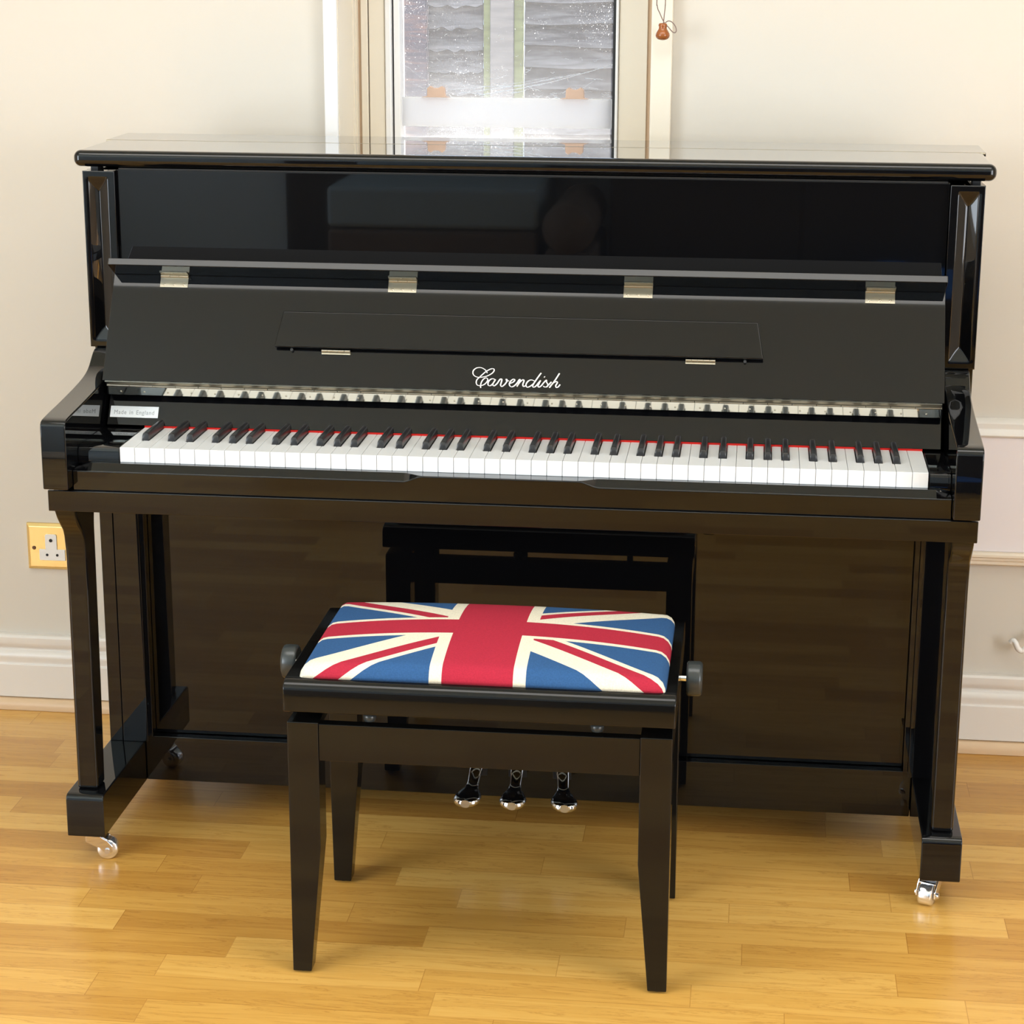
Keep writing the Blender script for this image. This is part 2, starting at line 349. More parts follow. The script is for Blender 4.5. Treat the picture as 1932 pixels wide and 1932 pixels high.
wp('glazing_bead', MB().box(-.3165, -.3045, .898, .95, hz0, hz1), FRAMEW, bevel=.002)
wp('glazing_bead', MB().box(.0975, .1030, .888, .95, hz0, hz1), FRAMEW, bevel=.002)
wp('sealing_strip', MB().box(-.3195, -.3165, .905, .95, hz0, hz1).box(.0915, .0972, .905, .95, hz0, hz1), RUBBER)
wp('head', MB().box(hx0, hx1, .89, .95, hz1-.06, hz1), FRAMEW)
wp('bottom_rail', MB().box(-.3045, .0915, .905, .94, 1.03, 1.099), FRAMEW, bevel=.003)
wp('sash_rail', MB().box(-.3045, .0915, .912, .928, 1.1215, 1.1755), FROST, bevel=.002)
wp('pane', MB().box(-.3045, .0915, .930, .934, 1.03, hz1-.06), GLASS)
wp('window_board', MB().box(hx0+.002, hx1-.002, .64, .905, .99, 1.03), FRAMEW, bevel=.004)
PEGM = mat('tarnished_copper', (.72, .50, .38), .45, .2)
for cx in (-.239, .0215):
    wp('sash_peg', MB().prism([(cx-.028, 1.1757), (cx-.017, 1.178), (cx-.0165, 1.193), (cx-.011, 1.197), (cx-.004, 1.193), (cx+.004, 1.193), (cx+.011, 1.197), (cx+.0165, 1.193), (cx+.018, 1.178), (cx+.026, 1.1757)], .908, .922, 'y'), PEGM, bevel=.0012)
# cobwebs along the bottom of the pane
web = MB(); rw = random.Random(3)
def strand(a, b, r, sag=.004):
    pts = [Vector((a[0]+(b[0]-a[0])*t, .9275, a[1]+(b[1]-a[1])*t-sag*math.sin(PI*t)+rw.uniform(-.0006, .0006))) for t in [i/12 for i in range(13)]]
    web.tube(pts, r, 4, caps=False)
strand((.0905, 1.2385), (-.16, 1.180), .0007, .006); strand((.03, 1.222), (-.20, 1.183), .0005, .004); strand((-.3045, 1.235), (-.25, 1.199), .0003, 0)
strand((-.03, 1.213), (-.13, 1.196), .0003, 0); strand((-.27, 1.205), (-.10, 1.196), .0003, .003); strand((.06, 1.212), (.02, 1.185), .0003, 0); strand((-.08, 1.197), (-.24, 1.186), .0006, -.003)
for _ in range(46):
    x = rw.uniform(-.30, .085); z = 1.178+rw.random()**2*.035; a = rw.uniform(-.5, .5); l = rw.uniform(.008, .035)
    strand((x, z), (x+l*math.cos(a), z+l*math.sin(a)*.6), rw.uniform(.0002, .0005), rw.uniform(-.002, .003))
for _ in range(60):
    x = rw.uniform(-.30, .085); z = rw.uniform(1.18, 1.30); a = rw.uniform(-1.5, 1.5); l = rw.uniform(.003, .011)
    strand((x, z), (x+l*math.cos(a), z+l*math.sin(a)*.6), rw.uniform(.0002, .0004), rw.uniform(-.002, .002))
o = wp('cobweb', web, WEB); o['kind'] = 'stuff'

# moulded panel on the wall right of the piano
e = thing('wall_panel', 'flat pale lilac white panel with moulded ledges on the wall right of the piano', 'panel', (1.15, .71, .36))
MB().box(.745, 1.7, .703, Y1, .389, .603).build('panel_board', PANELM, e, bevel=.002)
MB().prism([(Y1, .603), (.700, .603), (.697, .607), (.700, .613), (.704, .618), (.704, .628), (.709, .633), (Y1, .636)], .735, 1.7, 'x').build('top_moulding', SKIRT, e, bevel=.001)
MB().prism([(Y1, .3893), (.695, .3893), (.692, .386), (.692, .381), (.697, .379), (.697, .374), (.700, .372), (.700, .366), (.706, .362), (Y1, .360)], .735, 1.7, 'x').build('bottom_moulding', mat('cream_moulding_paint', (.82, .70, .55), .4), e, bevel=.0008)
o = MB().tube([Vector(p) for p in spline([(.8545, .688, .222), (.858, .686, .2265), (.8625, .684, .222), (.867, .683, .2125), (.874, .684, .208), (.881, .685, .213), (.888, .686, .224), (.90, .69, .235), (.93, .70, .24)], 5)], .0052, 10).build('white_cable', PLASTIC)
o['label'] = 'short curled white cable end against the wall above the skirting, right of the piano'; o['category'] = 'cable'

# brass socket
e = thing('wall_socket', 'brass plated round pin wall socket with white insert, left of the piano above the skirting', 'socket', (-.968, Y1, .331))
sx0, sx1, sz0, sz1 = -1.011, -.925, .284, .376
pl = MB(); B = [(sx0, sz0), (sx1, sz0), (sx1, sz1), (sx0, sz1)]; I = [(sx0+.006, sz0+.006), (sx1-.006, sz0+.006), (sx1-.006, sz1-.006), (sx0+.006, sz1-.006)]
pl.add([(x, Y1, z) for x, z in B]+[(x, .714, z) for x, z in B]+[(x, .7095, z) for x, z in I], [(3, 2, 1, 0)]+[(i, (i+1) % 4, 4+(i+1) % 4, 4+i) for i in range(4)]+[(4+i, 4+(i+1) % 4, 8+(i+1) % 4, 8+i) for i in range(4)]+[(8, 9, 10, 11)])
pl.build('plate', BRASS, e, bevel=.001, seg=2)
ins = MB().prism([(-.986, .3035), (-.935, .3035), (-.935, .3255), (-.9505, .3255), (-.9505, .353), (-.953, .3555), (-.971, .3555), (-.9735, .353), (-.9735, .3255), (-.986, .3255)], .7075, .7097, 'y').build('socket_insert', PLASTIC, e, bevel=.0006, seg=2)
for x, z, r in ((-.962, .3435, .0034), (-.9705, .3145, .0026), (-.9505, .3145, .0026)):
    MB().lathe([(r, -.0002), (r, .0012)], (x, .7070, z), 'y', 16).build('pin_hole', DARKM, ins)
MB().lathe([(.0032, -.0012), (.0038, 0), (.0038, .002)], (-.9965, .7090, .3275), 'y', 16).build('screw', SCREW, e)

# ------------------------------------------------------------------ outside the window
struct(MB().box(-8, 6, .97+.03, 16, -.3, -.1).build('garden_ground', mat('garden_soil', (.055, .045, .04), .9)))
e = thing('garden_fence', 'weathered grey waney lap fence with a grey post between green battens, outside the window', 'fence', (-.85, 7, -.1))
rb = random.Random(11)
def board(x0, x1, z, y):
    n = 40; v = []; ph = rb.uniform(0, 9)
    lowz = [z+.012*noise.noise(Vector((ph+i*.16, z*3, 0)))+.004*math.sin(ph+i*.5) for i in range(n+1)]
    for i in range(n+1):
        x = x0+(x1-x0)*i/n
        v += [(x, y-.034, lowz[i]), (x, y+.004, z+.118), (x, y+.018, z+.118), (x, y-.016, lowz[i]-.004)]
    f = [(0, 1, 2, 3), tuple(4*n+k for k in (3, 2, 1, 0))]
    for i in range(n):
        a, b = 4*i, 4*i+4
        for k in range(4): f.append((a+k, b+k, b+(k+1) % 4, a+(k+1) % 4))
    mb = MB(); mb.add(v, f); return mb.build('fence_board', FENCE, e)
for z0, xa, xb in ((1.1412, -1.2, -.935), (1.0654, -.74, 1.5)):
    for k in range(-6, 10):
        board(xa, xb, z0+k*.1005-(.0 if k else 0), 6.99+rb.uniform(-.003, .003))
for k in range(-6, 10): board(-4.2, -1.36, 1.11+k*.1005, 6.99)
MB().box(-.898, -.788, 6.93, 7.04, -.1, 2.3).build('fence_post', POSTM, e, bevel=.006)
MB().box(-.9306, -.8985, 6.95, 7.0, -.1, 2.2).build('green_batten', GREEN, e, bevel=.003)
MB().box(-.7875, -.7455, 6.95, 7.0, -.1, 2.2).build('green_batten', GREEN, e, bevel=.003)
MB().box(-1.36, -1.195, 6.90, 7.04, -.1, 2.3).build('dark_post', DKPOST, e, bevel=.004)
o = MB().tube([(-1.22, 6.3, -.1), (-1.22, 6.3, 2.6)], .011, 12).build('drain_pipe', mat('grey_pipe', (.75, .74, .76), .4)); o['label'] = 'thin pale grey vertical pipe outside the window beside the dark fence post'; o['category'] = 'pipe'

# ------------------------------------------------------------------ piano
P = thing('upright_piano', 'glossy black upright piano with open fallboard standing in front of the window', 'piano', (0, .25, 0))
def pp(name, mb, m=BLACK, parent=P, **k): return mb.build(name, m, parent, **k)
XS = .711
# case
for s in (-1, 1):
    a, b = sorted((s*XS, s*.690))
    pp('side_panel', MB().box(a, b, .262, .545, .1285, 1.1035), bevel=.0012)
# upper front posts with a scooped channel
def post(s):
    xo, xi = .711, .6588; nx, nz = 24, 140; z0, z1 = .8176, 1.1033; ca, cb = .6700, .7015
    cx, hw = (ca+cb)/2, (cb-ca)/2
    def depth(x, z):
        t = (x-cx)/hw
        if abs(t) >= 1: return 0
        d = .0085*(1-abs(t-.05))*(1+.25*abs(t))
        # the channel stops in a tongue-shaped scoop at the top and at the bottom
        top = max(0, 1.093-z)*.40; bot = max(0, z-.829)*.40
        return max(0, min(d, top, bot))
    xs = sorted(set([xi, .6600, ca-.0006, ca]+[ca+(cb-ca)*i/nx for i in range(nx+1)]+[cb, cb+.0006, xo-.001, xo]))
    zs = [z0+(z1-z0)*i/nz for i in range(nz+1)]
    mb = MB(); v = [(s*x, .241+depth(x, z), z) for z in zs for x in xs]; n = len(xs)
    f = []
    for j in range(nz):
        for i in range(n-1):
            q = (j*n+i, j*n+i+1, (j+1)*n+i+1, (j+1)*n+i); f.append(q if s > 0 else q[::-1])
    k = len(v)
    back = [(s*x, .2615, z) for z in (z0, z1) for x in (xi, xo)]; v += back
    # rim
    bot = [i for i in range(n)]; top = [nz*n+i for i in range(n)]; lf = [j*n for j in range(nz+1)]; rt = [j*n+n-1 for j in range(nz+1)]
    for poly in (bot+[k+1, k], top[::-1]+[k+2, k+3], lf[::-1]+[k, k+2], rt+[k+3, k+1], [k, k+1, k+3, k+2]):
        f.append(tuple(poly) if s < 0 else tuple(poly[::-1]))
    mb.add(v, f)
    for i in range(nz*(n-1)): mb.sm[i] = True
    return mb
for s in (-1, 1): pp('front_post', post(s))
# lower front posts with a chamfer line
for s in (-1, 1):
    def q(*a): return sorted((s*a[0], s*a[1]))
    o = pp('lower_post', MB().box(*q(.711, .689), .241, .2615, .1285, .6125).box(*q(.6875, .6445), .2412, .2615, .1285, .6125).box(*q(.689, .6875), .243, .2615, .1285, .6125), bevel=.0008)
    pp('post_ledge', MB().box(*q(.6440, .6365), .2435, .2800, .1375, .6125), bevel=.0006)
# panels
pp('upper_panel', MB().box(-.6583, .6583, .252, .268, .80, 1.1045), bevel=.0008)
pp('lower_panel', MB().box(-.6362, .6362, .2660, .286, .1380, .6125), bevel=.0008)
pp('bottom_rail', MB().box(-.6505, .6505, .2475, .2900, .0565, .1370), bevel=.0015)
pp('back_board', MB().box(-.6895, .6895, .500, .540, .13, 1.1035), BLACKM)
pp('key_bed', MB().box(-.7022, .7022, -.0320, .240, .6126, .6456), bevel=.0012)
# lid in two leaves with a piano hinge
pp('front_lid', MB().box(-.7275, .7275, .2432, .4360, 1.1088, 1.1352), bevel=.0115, seg=7)
LB = pp('rear_lid', MB().prism([(.4276, 1.1088), (.5532, 1.1088), (.5532, 1.1345), (.5525, 1.1352), (.4276, 1.1352)], -.7275, .7275, 'x'), bevel=.0015)
hg = MB(); x = -.7265
while x < .722:
    hg.tube([(x, .4259, 1.1337), (min(x+.0555, .7265), .4259, 1.1337)], .0019, 10); x += .0568
pp('lid_hinge', hg, NICKEL, LB)
for x in (-.70, -.25, .25, .70): pp('lid_buffer', MB().box(x-.006, x+.006, .27, .30, 1.1036, 1.1088), RUBBER)
pp('top_rim', MB().box(-.655, .655, .2535, .30, 1.1046, 1.1072), BLACKM)
# cheeks (arms)
prof = [(-.0506, .6515), (-.0506, .7480), (-.0495, .7530), (-.0460, .7570), (-.0400, .7592), (-.030, .7605), (-.005, .7632), (.0278, .7660), (.07, .7702), (.11, .7746), (.14, .7785), (.161, .7820), (.176, .7855), (.188, .7895), (.198, .7945), (.207, .8010), (.215, .8075), (.222, .8125), (.2285, .8155), (.235, .8165), (.2615, .8165), (.2615, .6515)]
for s in (-1, 1):
    a, b = sorted((s*.7026, s*.6632)); pp('cheek', MB().prism(prof, a, b, 'x', smooth=False), bevel=.0022, seg=3, ang=60)
# key blocks
for a, b in ((-.6628, -.5975), (.6313, .6628)):
    o = pp('key_block', MB().prism([(.004, .6800), (.004, .7000), (.007, .7055), (.014, .7082), (.139, .7082), (.139, .6800)], a, b, 'x'), bevel=.001)
    cx = (a+b)/2-(.0 if a < 0 else 0)
    MB().lathe([(.0042, 0), (.0042, .003), (.003, .0045), (.0005, .005)], (cx, -.004, .6788), 'z', 16).build('block_screw', CHROME, o)
# key slip with the hand recess in the middle
def slip():
    """rail in front of the keys: a broad sloping lip, cut away in the middle for the hand"""
    xs = [-.6625, -.6400]+[-.62+.02*k for k in range(23)]
    xs = [-.6625, -.6400, -.55, -.40, -.28, -.20]+[-.17+.004*k for k in range(16)]+[-.08, -.02, .04, .09]+[.100+.004*k for k in range(16)]+[.20, .30, .45, .58, .6400, .6625]
    def st(a, b, x): t = max(0, min(1, (x-a)/(b-a))); return t*t*(3-2*t)
    v = []
    for x in xs:
        k = 1-st(-.152, -.121, x)*(1-st(.112, .147, x))
        e = 1 if abs(x) > .66 else 0
        ty = -.0238+(.0158)*k; fz = .6852-.0086*k; tz = .6855-.0070*e
        v += [(x, -.0258, .6458), (x, -.0258, fz-.0012), (x, -.0250, fz), (x, ty, tz), (x, .014, tz), (x, .014, .6458)]
    n = len(xs); f = [(0, 1, 2, 3, 4, 5), tuple(6*(n-1)+q for q in (5, 4, 3, 2, 1, 0))]
    for i in range(n-1):
        for q in range(6): f.append((6*i+q, 6*i+6+q, 6*i+6+(q+1) % 6, 6*i+(q+1) % 6))
    return MB().add(v, f)
o = pp('key_slip', slip(), bevel=.0006, seg=2, ang=12)
# legs, toe blocks, castors
lp = [(-.014, .6126), (-.0128, .606), (-.0045, .5925), (.008, .578), (.0195, .567), (.0250, .555), (.0285, .535), (.0300, .515), (.0305, .48), (.0285, .30), (.0270, .1282), (.0660, .1282), (.0730, .30), (.0780, .50), (.0790, .565), (.0830, .590), (.0920, .6126)]
for s in (-1, 1):
    a, b = sorted((s*.7005, s*.6665)); pp('leg', MB().prism(lp, a, b, 'x'), bevel=.0085, seg=5, ang=50)
    a, b = sorted((s*.713, s*.651))
    tp = [(.0018, .0556), (.0018, .1180), (.0035, .1235), (.0075, .1270), (.014, .1282), (.54, .1282), (.54, .0556)]
    pp('toe_block', MB().prism(tp, a, b, 'x'), bevel=.002, seg=3, ang=60)
def castor(px, py, ang, tag=None):
    """pivot (px,py), wheel trails towards ang"""
    c, s = math.cos(ang), math.sin(ang); d = Vector((c, s, 0)); n = Vector((-s, c, 0))
    wc = Vector((px, py, 0))+d*.022; r = .0175
    fk = MB()
    fk.lathe([(.014, .0500), (.014, .0556), ], (px, py, 0), 'z', 20); fk.lathe([(.009, .036), (.011, .044), (.011, .0505)], (px, py, 0), 'z', 20)
    for sg in (-1, 1):
        t = n*sg*.0135; w_ = n*sg*.0025
        out = [(-.012, .047), (.006, .047), (.024, .034), (.031, .0245), (.031, .015), (.026, .0105), (.019, .0115), (.012, .022), (-.012, .034)]
        o3 = Vector((px, py, 0)); v = [o3+d*u+t+Vector((0, 0, z)) for u, z in out]+[o3+d*u+t+w_+Vector((0, 0, z)) for u, z in out]; k = len(out)
        fk.add(v, [tuple(range(k)), tuple(range(2*k-1, k-1, -1))]+[(i, k+i, k+(i+1) % k, (i+1) % k) for i in range(k)])
    # hood joining the two cheeks
    hood = []
    for u, z in ((-.012, .047), (.006, .048), (.024, .036), (.0235, .0335), (.006, .0445), (-.012, .0435)): hood.append((u, z))
    o3 = Vector((px, py, 0)); v = [o3+d*u-n*.0135+Vector((0, 0, z)) for u, z in hood]+[o3+d*u+n*.0135+Vector((0, 0, z)) for u, z in hood]
    fk.add(v, [tuple(range(6)), tuple(range(11, 5, -1))]+[(i, 6+i, 6+(i+1) % 6, (i+1) % 6) for i in range(6)])
    o = pp('castor', fk, CHROME, bevel=.0008, seg=2)
    wh = MB(); seg = 28; pr = [(.004, -.0115), (.0150, -.0112), (.0172, -.0095), (r, -.007), (r, .007), (.0172, .0095), (.0150, .0112), (.004, .0115)]
    vs = []; fs = []
    for rr, h in pr:
        for k in range(seg):
            q = 2*PI*k/seg; vs.append(wc+n*h+d*(rr*math.cos(q))+Vector((0, 0, r+rr*math.sin(q))))
    for i in range(len(pr)-1):
        for k in range(seg): fs.append((i*seg+k, i*seg+(k+1) % seg, (i+1)*seg+(k+1) % seg, (i+1)*seg+k))
    wh.add(vs, fs, True); wh.add([vs[k] for k in range(seg)], [tuple(range(seg))[::-1]]); wh.add(vs[-seg:], [tuple(range(seg))])
    for sg in (-1, 1):
        q = wc+n*sg*.0155+Vector((0, 0, r)); wh.tube([q, q+n*sg*.0035], .0045, 12)
    wh.build('castor_wheel', mat('castor_wheel_metal', (.9, .9, .92), .15, .9), o)
castor(-.6835, .045, R(12)); castor(.6755, .058, R(-112))
castor(-.682, .49, R(200)); castor(.682, .49, R(-20))
# pedals
PB = [(-.0815, -.0725), (-.0040, -.0050), (.0835, .0705)]
for i, (tx, nx) in enumerate(PB):
    pts = [(.262, .0065, .116), (.250, .0100, .1160), (.236, .0112, .1130), (.222, .0105, .1040), (.208, .0100, .0930), (.196, .0125, .0885), (.184, .0190, .0870), (.172, .0222, .0860), (.162, .0225, .0850), (.154, .0200, .0840), (.149, .0150, .0832), (.1472, .0070, .083)]
    v = []; f = []; K = 12
    for j, (y, hw, z) in enumerate(pts):
        t = max(0, min(1, (.25-y)/.10)); cx = nx+(tx-nx)*t
        for k in range(K):
            q = 2*PI*k/K; cxs = math.cos(q); sn = math.sin(q)
            X_ = math.copysign(abs(cxs)**.5, cxs)*hw; Z_ = math.copysign(abs(sn)**.8, sn)*(.0068 if y < .24 else .008)
            v.append((cx+X_, y, z+Z_))
    for j in range(len(pts)-1):
        for k in range(K): f.append((j*K+k, j*K+(k+1) % K, (j+1)*K+(k+1) % K, (j+1)*K+k))
    mb = MB(); mb.add(v, f, True); mb.add(v[:K], [tuple(range(K))]); mb.add(v[-K:], [tuple(range(K))[::-1]])
    pp('pedal', mb, CHROME)
    pp('pedal_slot', MB().box(nx-.0155, nx+.0155, .2462, .2478, .094, .130), DARKM, bevel=.0006, seg=1)

# keys
K0, pitch, g = -.5955, 1.225/52, .0005
order = 'ABCDEFG'; hasb = {'A': .003, 'C': -.0028, 'D': .0028, 'F': -.0035, 'G': 0}
KY, KB, KZ = 0.0, .1372, .709
for i in range(52):
    nm = order[i % 7]; x0 = K0+i*pitch+g/2; x1 = K0+(i+1)*pitch-g/2
    right = hasb.get(nm) if i < 51 else None; pn = order[(i-1) % 7]; left = hasb.get(pn) if i > 0 else None
    yb = KY+.0488
    rx = x1 if right is None else K0+(i+1)*pitch+right-.0061
    lx = x0 if left is None else K0+i*pitch+left+.0061
    pts = [(x0, KY), (x1, KY)]
    if right is not None: pts += [(x1, yb), (rx, yb)]
    pts += [(rx, KB), (lx, KB)]
    if left is not None: pts += [(lx, yb), (x0, yb)]
    pp('white_key', MB().prism(pts, .6855, KZ, 'z'), IVORY, bevel=.0008, seg=2)
kb = MB(); y0, y1 = .0500, .1420
hw0, hw1, zt = .0054, .0044, .0120
v = []
for (y, hw, z) in ((y0, hw0, -.018), (y0+.0006, hw0, 0), (y0+.0018, hw1+.0004, .0075), (y0+.0032, hw1+.0001, .0105), (y0+.006, hw1, zt), (y1, hw1, zt)):
    pass
def ring(y, a, b, z0_, z1_):  # cross section: bottom-left, left, top arc, right
    return [(-a, y, z0_), (-b, y, z1_-.0022), (-b*.86, y, z1_-.0008), (-b*.5, y, z1_), (b*.5, y, z1_), (b*.86, y, z1_-.0008), (b, y, z1_-.0022), (a, y, z0_)]
rings = [ring(y0, hw0, hw0*.98, -.014, .0040), ring(y0+.0009, hw0, hw1+.0007, -.014, .0085), ring(y0+.0024, hw0, hw1+.0003, -.014, .0112), ring(y0+.0050, hw0, hw1, -.014, zt), ring(y1, hw0, hw1, -.014, zt)]
vs = [p for r_ in rings for p in r_]; fs = []
for j in range(4):
    for k in range(8): fs.append((j*8+k, (j+1)*8+k, (j+1)*8+(k+1) % 8, j*8+(k+1) % 8))
fs += [tuple(range(8)), tuple(range(39, 31, -1))]
first = None
for i in range(51):
    nm = order[i % 7]
    if nm not in hasb: continue
    x = K0+(i+1)*pitch+hasb[nm]
    if first is None:
        kb.add(vs, fs); first = pp('black_key', kb, EBONY, bevel=.0004, seg=1, ang=40); first.location = (x, 0, KZ); px = x
    else: dup(first, (x-px, 0, 0), P)
pp('felt_strip', MB().box(K0, K0+1.225, .1374, .1384, .700, .7116), FELT)

# name board, hinge rail, fallboard
n_ = (-.866, .5); u_ = (.5, .866); A0 = (.1244, .7871)
def FB(s, n=0): return (A0[0]+u_[0]*s+n_[0]*n, A0[1]+u_[1]*s+n_[1]*n)
A1 = (.1386, .7118)
def NBp(s, n=0): return (A1[0]+u_[0]*s+n_[0]*n, A1[1]+u_[1]*s+n_[1]*n)
nb = pp('name_board', MB().prism([NBp(0), NBp(.0535), NBp(.0535, -.012), NBp(0, -.012)], -.6575, .6575, 'x'), bevel=.0006)
pp('hinge_rail', MB().prism([(.1470, .7592), (.1450, .7730), (.1560, .7790), (.196, .7790), (.196, .7592)], -.6570, .6570, 'x'), bevel=.0006)
lf = MB().prism([(.14695, .7598), (.14505, .7728), (.14435, .7727), (.14625, .7597)], -.6545, .6545, 'x')
ph = pp('piano_hinge', lf, MIRROR)
kn = MB(); x = -.6555
while x < .655:
    kn.tube([(x, .1425, .7752), (min(x+.0365, .6555), .1425, .7752)], .0019, 8); x += .0374
kn.build('hinge_knuckle', NICKEL, ph)
sc = MB()
for k in range(34):
    x = -.634+k*.0384; sc.lathe([(.0016, .0004), (.0014, 0), (.0004, -.0003)], (x, .1449, .7650), 'y', 8)
sc.build('hinge_screws', NICKEL, ph)
# label
lb = MB().prism([NBp(.0125, .0007), NBp(.0312, .0007), NBp(.0312, -.0002), NBp(.0125, -.0002)], -.6540, -.5755, 'x').build('maker_label', LABELM, nb, label='white sticker reading Made in England')
def text(body, size, mat_, parent, frame, name, ext=.0001, sx=1, spacing=1):
    cu = bpy.data.curves.new(name, 'FONT'); cu.body = body; cu.size = size; cu.align_x = 'LEFT'; cu.align_y = 'BOTTOM_BASELINE'; cu.extrude = ext; cu.space_character = spacing; cu.space_word = 1.3
    t = bpy.data.objects.new(name+'_c', cu); COL.objects.link(t); dg = bpy.context.evaluated_depsgraph_get(); me = bpy.data.meshes.new_from_object(t.evaluated_get(dg))
    bpy.data.objects.remove(t, do_unlink=True)
    xs = [v.co.x for v in me.vertices]; w0 = max(xs)-min(xs)
    for v in me.vertices: v.co = frame((v.co.x-min(xs))*sx/w0, v.co.y, v.co.z)
    me.materials.clear(); me.materials.append(mat_); o = bpy.data.objects.new(name, me); COL.objects.link(o); o.parent = parent
    return o
def fr(a, b, c):
    y, z = NBp(.0177+b, .0008+c); return Vector((-.6475+a*.0655, y, z))
text('Made in England', .0100, INK, lb, fr, 'label_text', sx=1, spacing=1.15)

fb = pp('fallboard', MB().prism([FB(0), FB(.1790), FB(.1905), FB(.1905, -.016), FB(0, -.018)], -.6572, .6572, 'x'), bevel=.0006)
hl = MB().prism([FB(.0002, -.0045), FB(-.0009, -.0045), FB(-.0009, -.0175), FB(.0002, -.0175)], -.6545, .6545, 'x').build('hinge_leaf', NICKEL, fb)
flap = MB().prism([FB(.1793, .0008), FB(.1793, .0404), FB(.1910, .0404), FB(.1910, .0008)], -.6572, .6572, 'x').build('fallboard_flap', BLACK, fb, bevel=.0012, seg=3)
for cx in (-.5572, -.1876, .1850, .5581):
    a, b = cx-.0226, cx+.0226
    h = MB().prism([FB(.1785, .0012), FB(.1585, .0012), FB(.1585, 0), FB(.1785, 0)], a, b, 'x').prism([FB(.1790, .0015), FB(.1790, .0160), FB(.1779, .0160), FB(.1779, .0015)], a+.001, b+.0006, 'x')
    y, z = FB(.1768, .0022); k = (b-a)/3
    for j in range(3): h.tube([(a+j*k+.0003, y, z), (a+(j+1)*k-.0003, y, z)], .0020, 10)
    for j in (-.016, 0, .016):
        yy, zz = FB(.163, .0012)
        v0 = Vector((cx+j, yy, zz)); nn = Vector((0, n_[0], n_[1])); h.tube([v0, v0+nn*.0006], [.0022, .0014], 10)
        yy, zz = FB(.1779, .011); v0 = Vector((cx+j, yy, zz)); uu = Vector((0, -u_[0], -u_[1])); h.tube([v0, v0+uu*.0006], [.0022, .0014], 10)
    h.build('flap_hinge', NICKEL, fb, smooth=False)
# music desk
def desk():
    w0, w1 = .3828, .3728; a, b = .0600, .1195; n0, n1 = .0045, .0110
    mb = MB(); v = []
    for n in (n0, n1):
        for (x, s) in ((-w0, a), (w0, a), (w1, b), (-w1, b)): y, z = FB(s, n); v.append((x, y, z))
    mb.add(v, [(3, 2, 1, 0), (4, 5, 6, 7)]+[(i, (i+1) % 4, 4+(i+1) % 4, 4+i) for i in range(4)]); return mb
md = desk().build('music_desk', BLACK, fb, bevel=.0020, seg=3)
for cx in (-.2847, .2862):
    h = MB(); y, z = FB(.0570, .0040); k = .0458/5
    for j in range(5): h.tube([(cx-.0229+j*k+.0002, y, z), (cx-.0229+(j+1)*k-.0002, y, z)], .0022, 8)
    h.prism([FB(.0565, .0022), FB(.0520, .0022), FB(.0520, 0), FB(.0565, 0)], cx-.0229, cx+.0229, 'x')
    h.build('desk_hinge', NICKEL, fb)
for cx in (-.3555, .3545):
    y, z = FB(.0575, 0); MB().tube([(cx, y, z), (cx, y+n_[0]*.005, z+n_[1]*.005)], .0024, 12).build('desk_buffer', RUBBER, fb)
# script lettering
LET = [[[-.0436,.0289],[-.0473,.0341],[-.0542,.0374],[-.0609,.0366],[-.0652,.033],[-.0662,.0289],[-.0646,.0248],[-.0599,.022],[-.0532,.0216],[-.0444,.0236],[-.0368,.028],[-.0332,.0327],[-.034,.0359],[-.0384,.0357],[-.0449,.0318],[-.0502,.027],[-.0554,.0216],[-.0591,.0174],[-.0599,.0127],[-.0579,.0087],[-.0534,.0079],[-.0479,.0095],[-.0437,.0137],[-.0421,.0179],[-.0442,.0207],[-.048,.0195],[-.0511,.0153],[-.0527,.0094],[-.0524,.0042]],
[[-.0306,.0176],[-.0329,.0195],[-.0363,.0194],[-.04,.0162],[-.0414,.0121],[-.0404,.0086],[-.0367,.0087],[-.0331,.0129],[-.0301,.0184]],
[[-.0301,.0188],[-.0331,.0129],[-.0336,.0094],[-.0311,.0083],[-.0269,.0125],[-.0244,.017],[-.0218,.0199],[-.02,.0187],[-.0208,.0138],[-.0215,.0097],[-.0196,.0074],[-.0156,.0105],[-.0125,.0152],[-.0119,.0187],[-.0134,.0196],[-.0124,.017],[-.0087,.0171]],
[[-.0074,.0128],[-.0025,.0149],[.0001,.0185],[-.0017,.02],[-.0054,.0175],[-.0079,.013],[-.0071,.009],[-.0037,.0073],[.0006,.0098],[.0043,.0143],[.0071,.0193],[.0086,.0193],[.0072,.0146],[.0041,.0081]],
[[.0046,.0093],[.0086,.0158],[.0131,.0195],[.0146,.0175],[.0131,.0119],[.0143,.0084],[.0179,.0103]],
[[.0318,.0172],[.0285,.0190],[.0245,.0194],[.0203,.0165],[.0180,.0112],[.0200,.0074],[.0245,.0090],[.0290,.0128]],
[[.0406,.0313],[.035,.0224],[.0299,.0135],[.0285,.01],[.03,.0077],[.0335,.0096],[.0376,.0153],[.0405,.0193]],
[[.0405,.0193],[.0379,.0132],[.0368,.0102],[.0383,.008],[.0418,.0104],[.0454,.0155],[.0494,.0199],[.0497,.017],[.0522,.0124],[.0507,.0091],[.0471,.0086],[.0451,.0101]],
[[.0523,.0113],[.0575,.0172]],
[[.0692,.0315],[.0634,.0209],[.0588,.0138],[.0547,.0076]],
[[.0562,.0108],[.0609,.0159],[.0655,.018],[.0667,.0161],[.0645,.0116],[.0655,.0082],[.0685,.0096],[.0711,.0133]],
[[.0457,.0253],[.0466,.0246]]]
lt = MB()
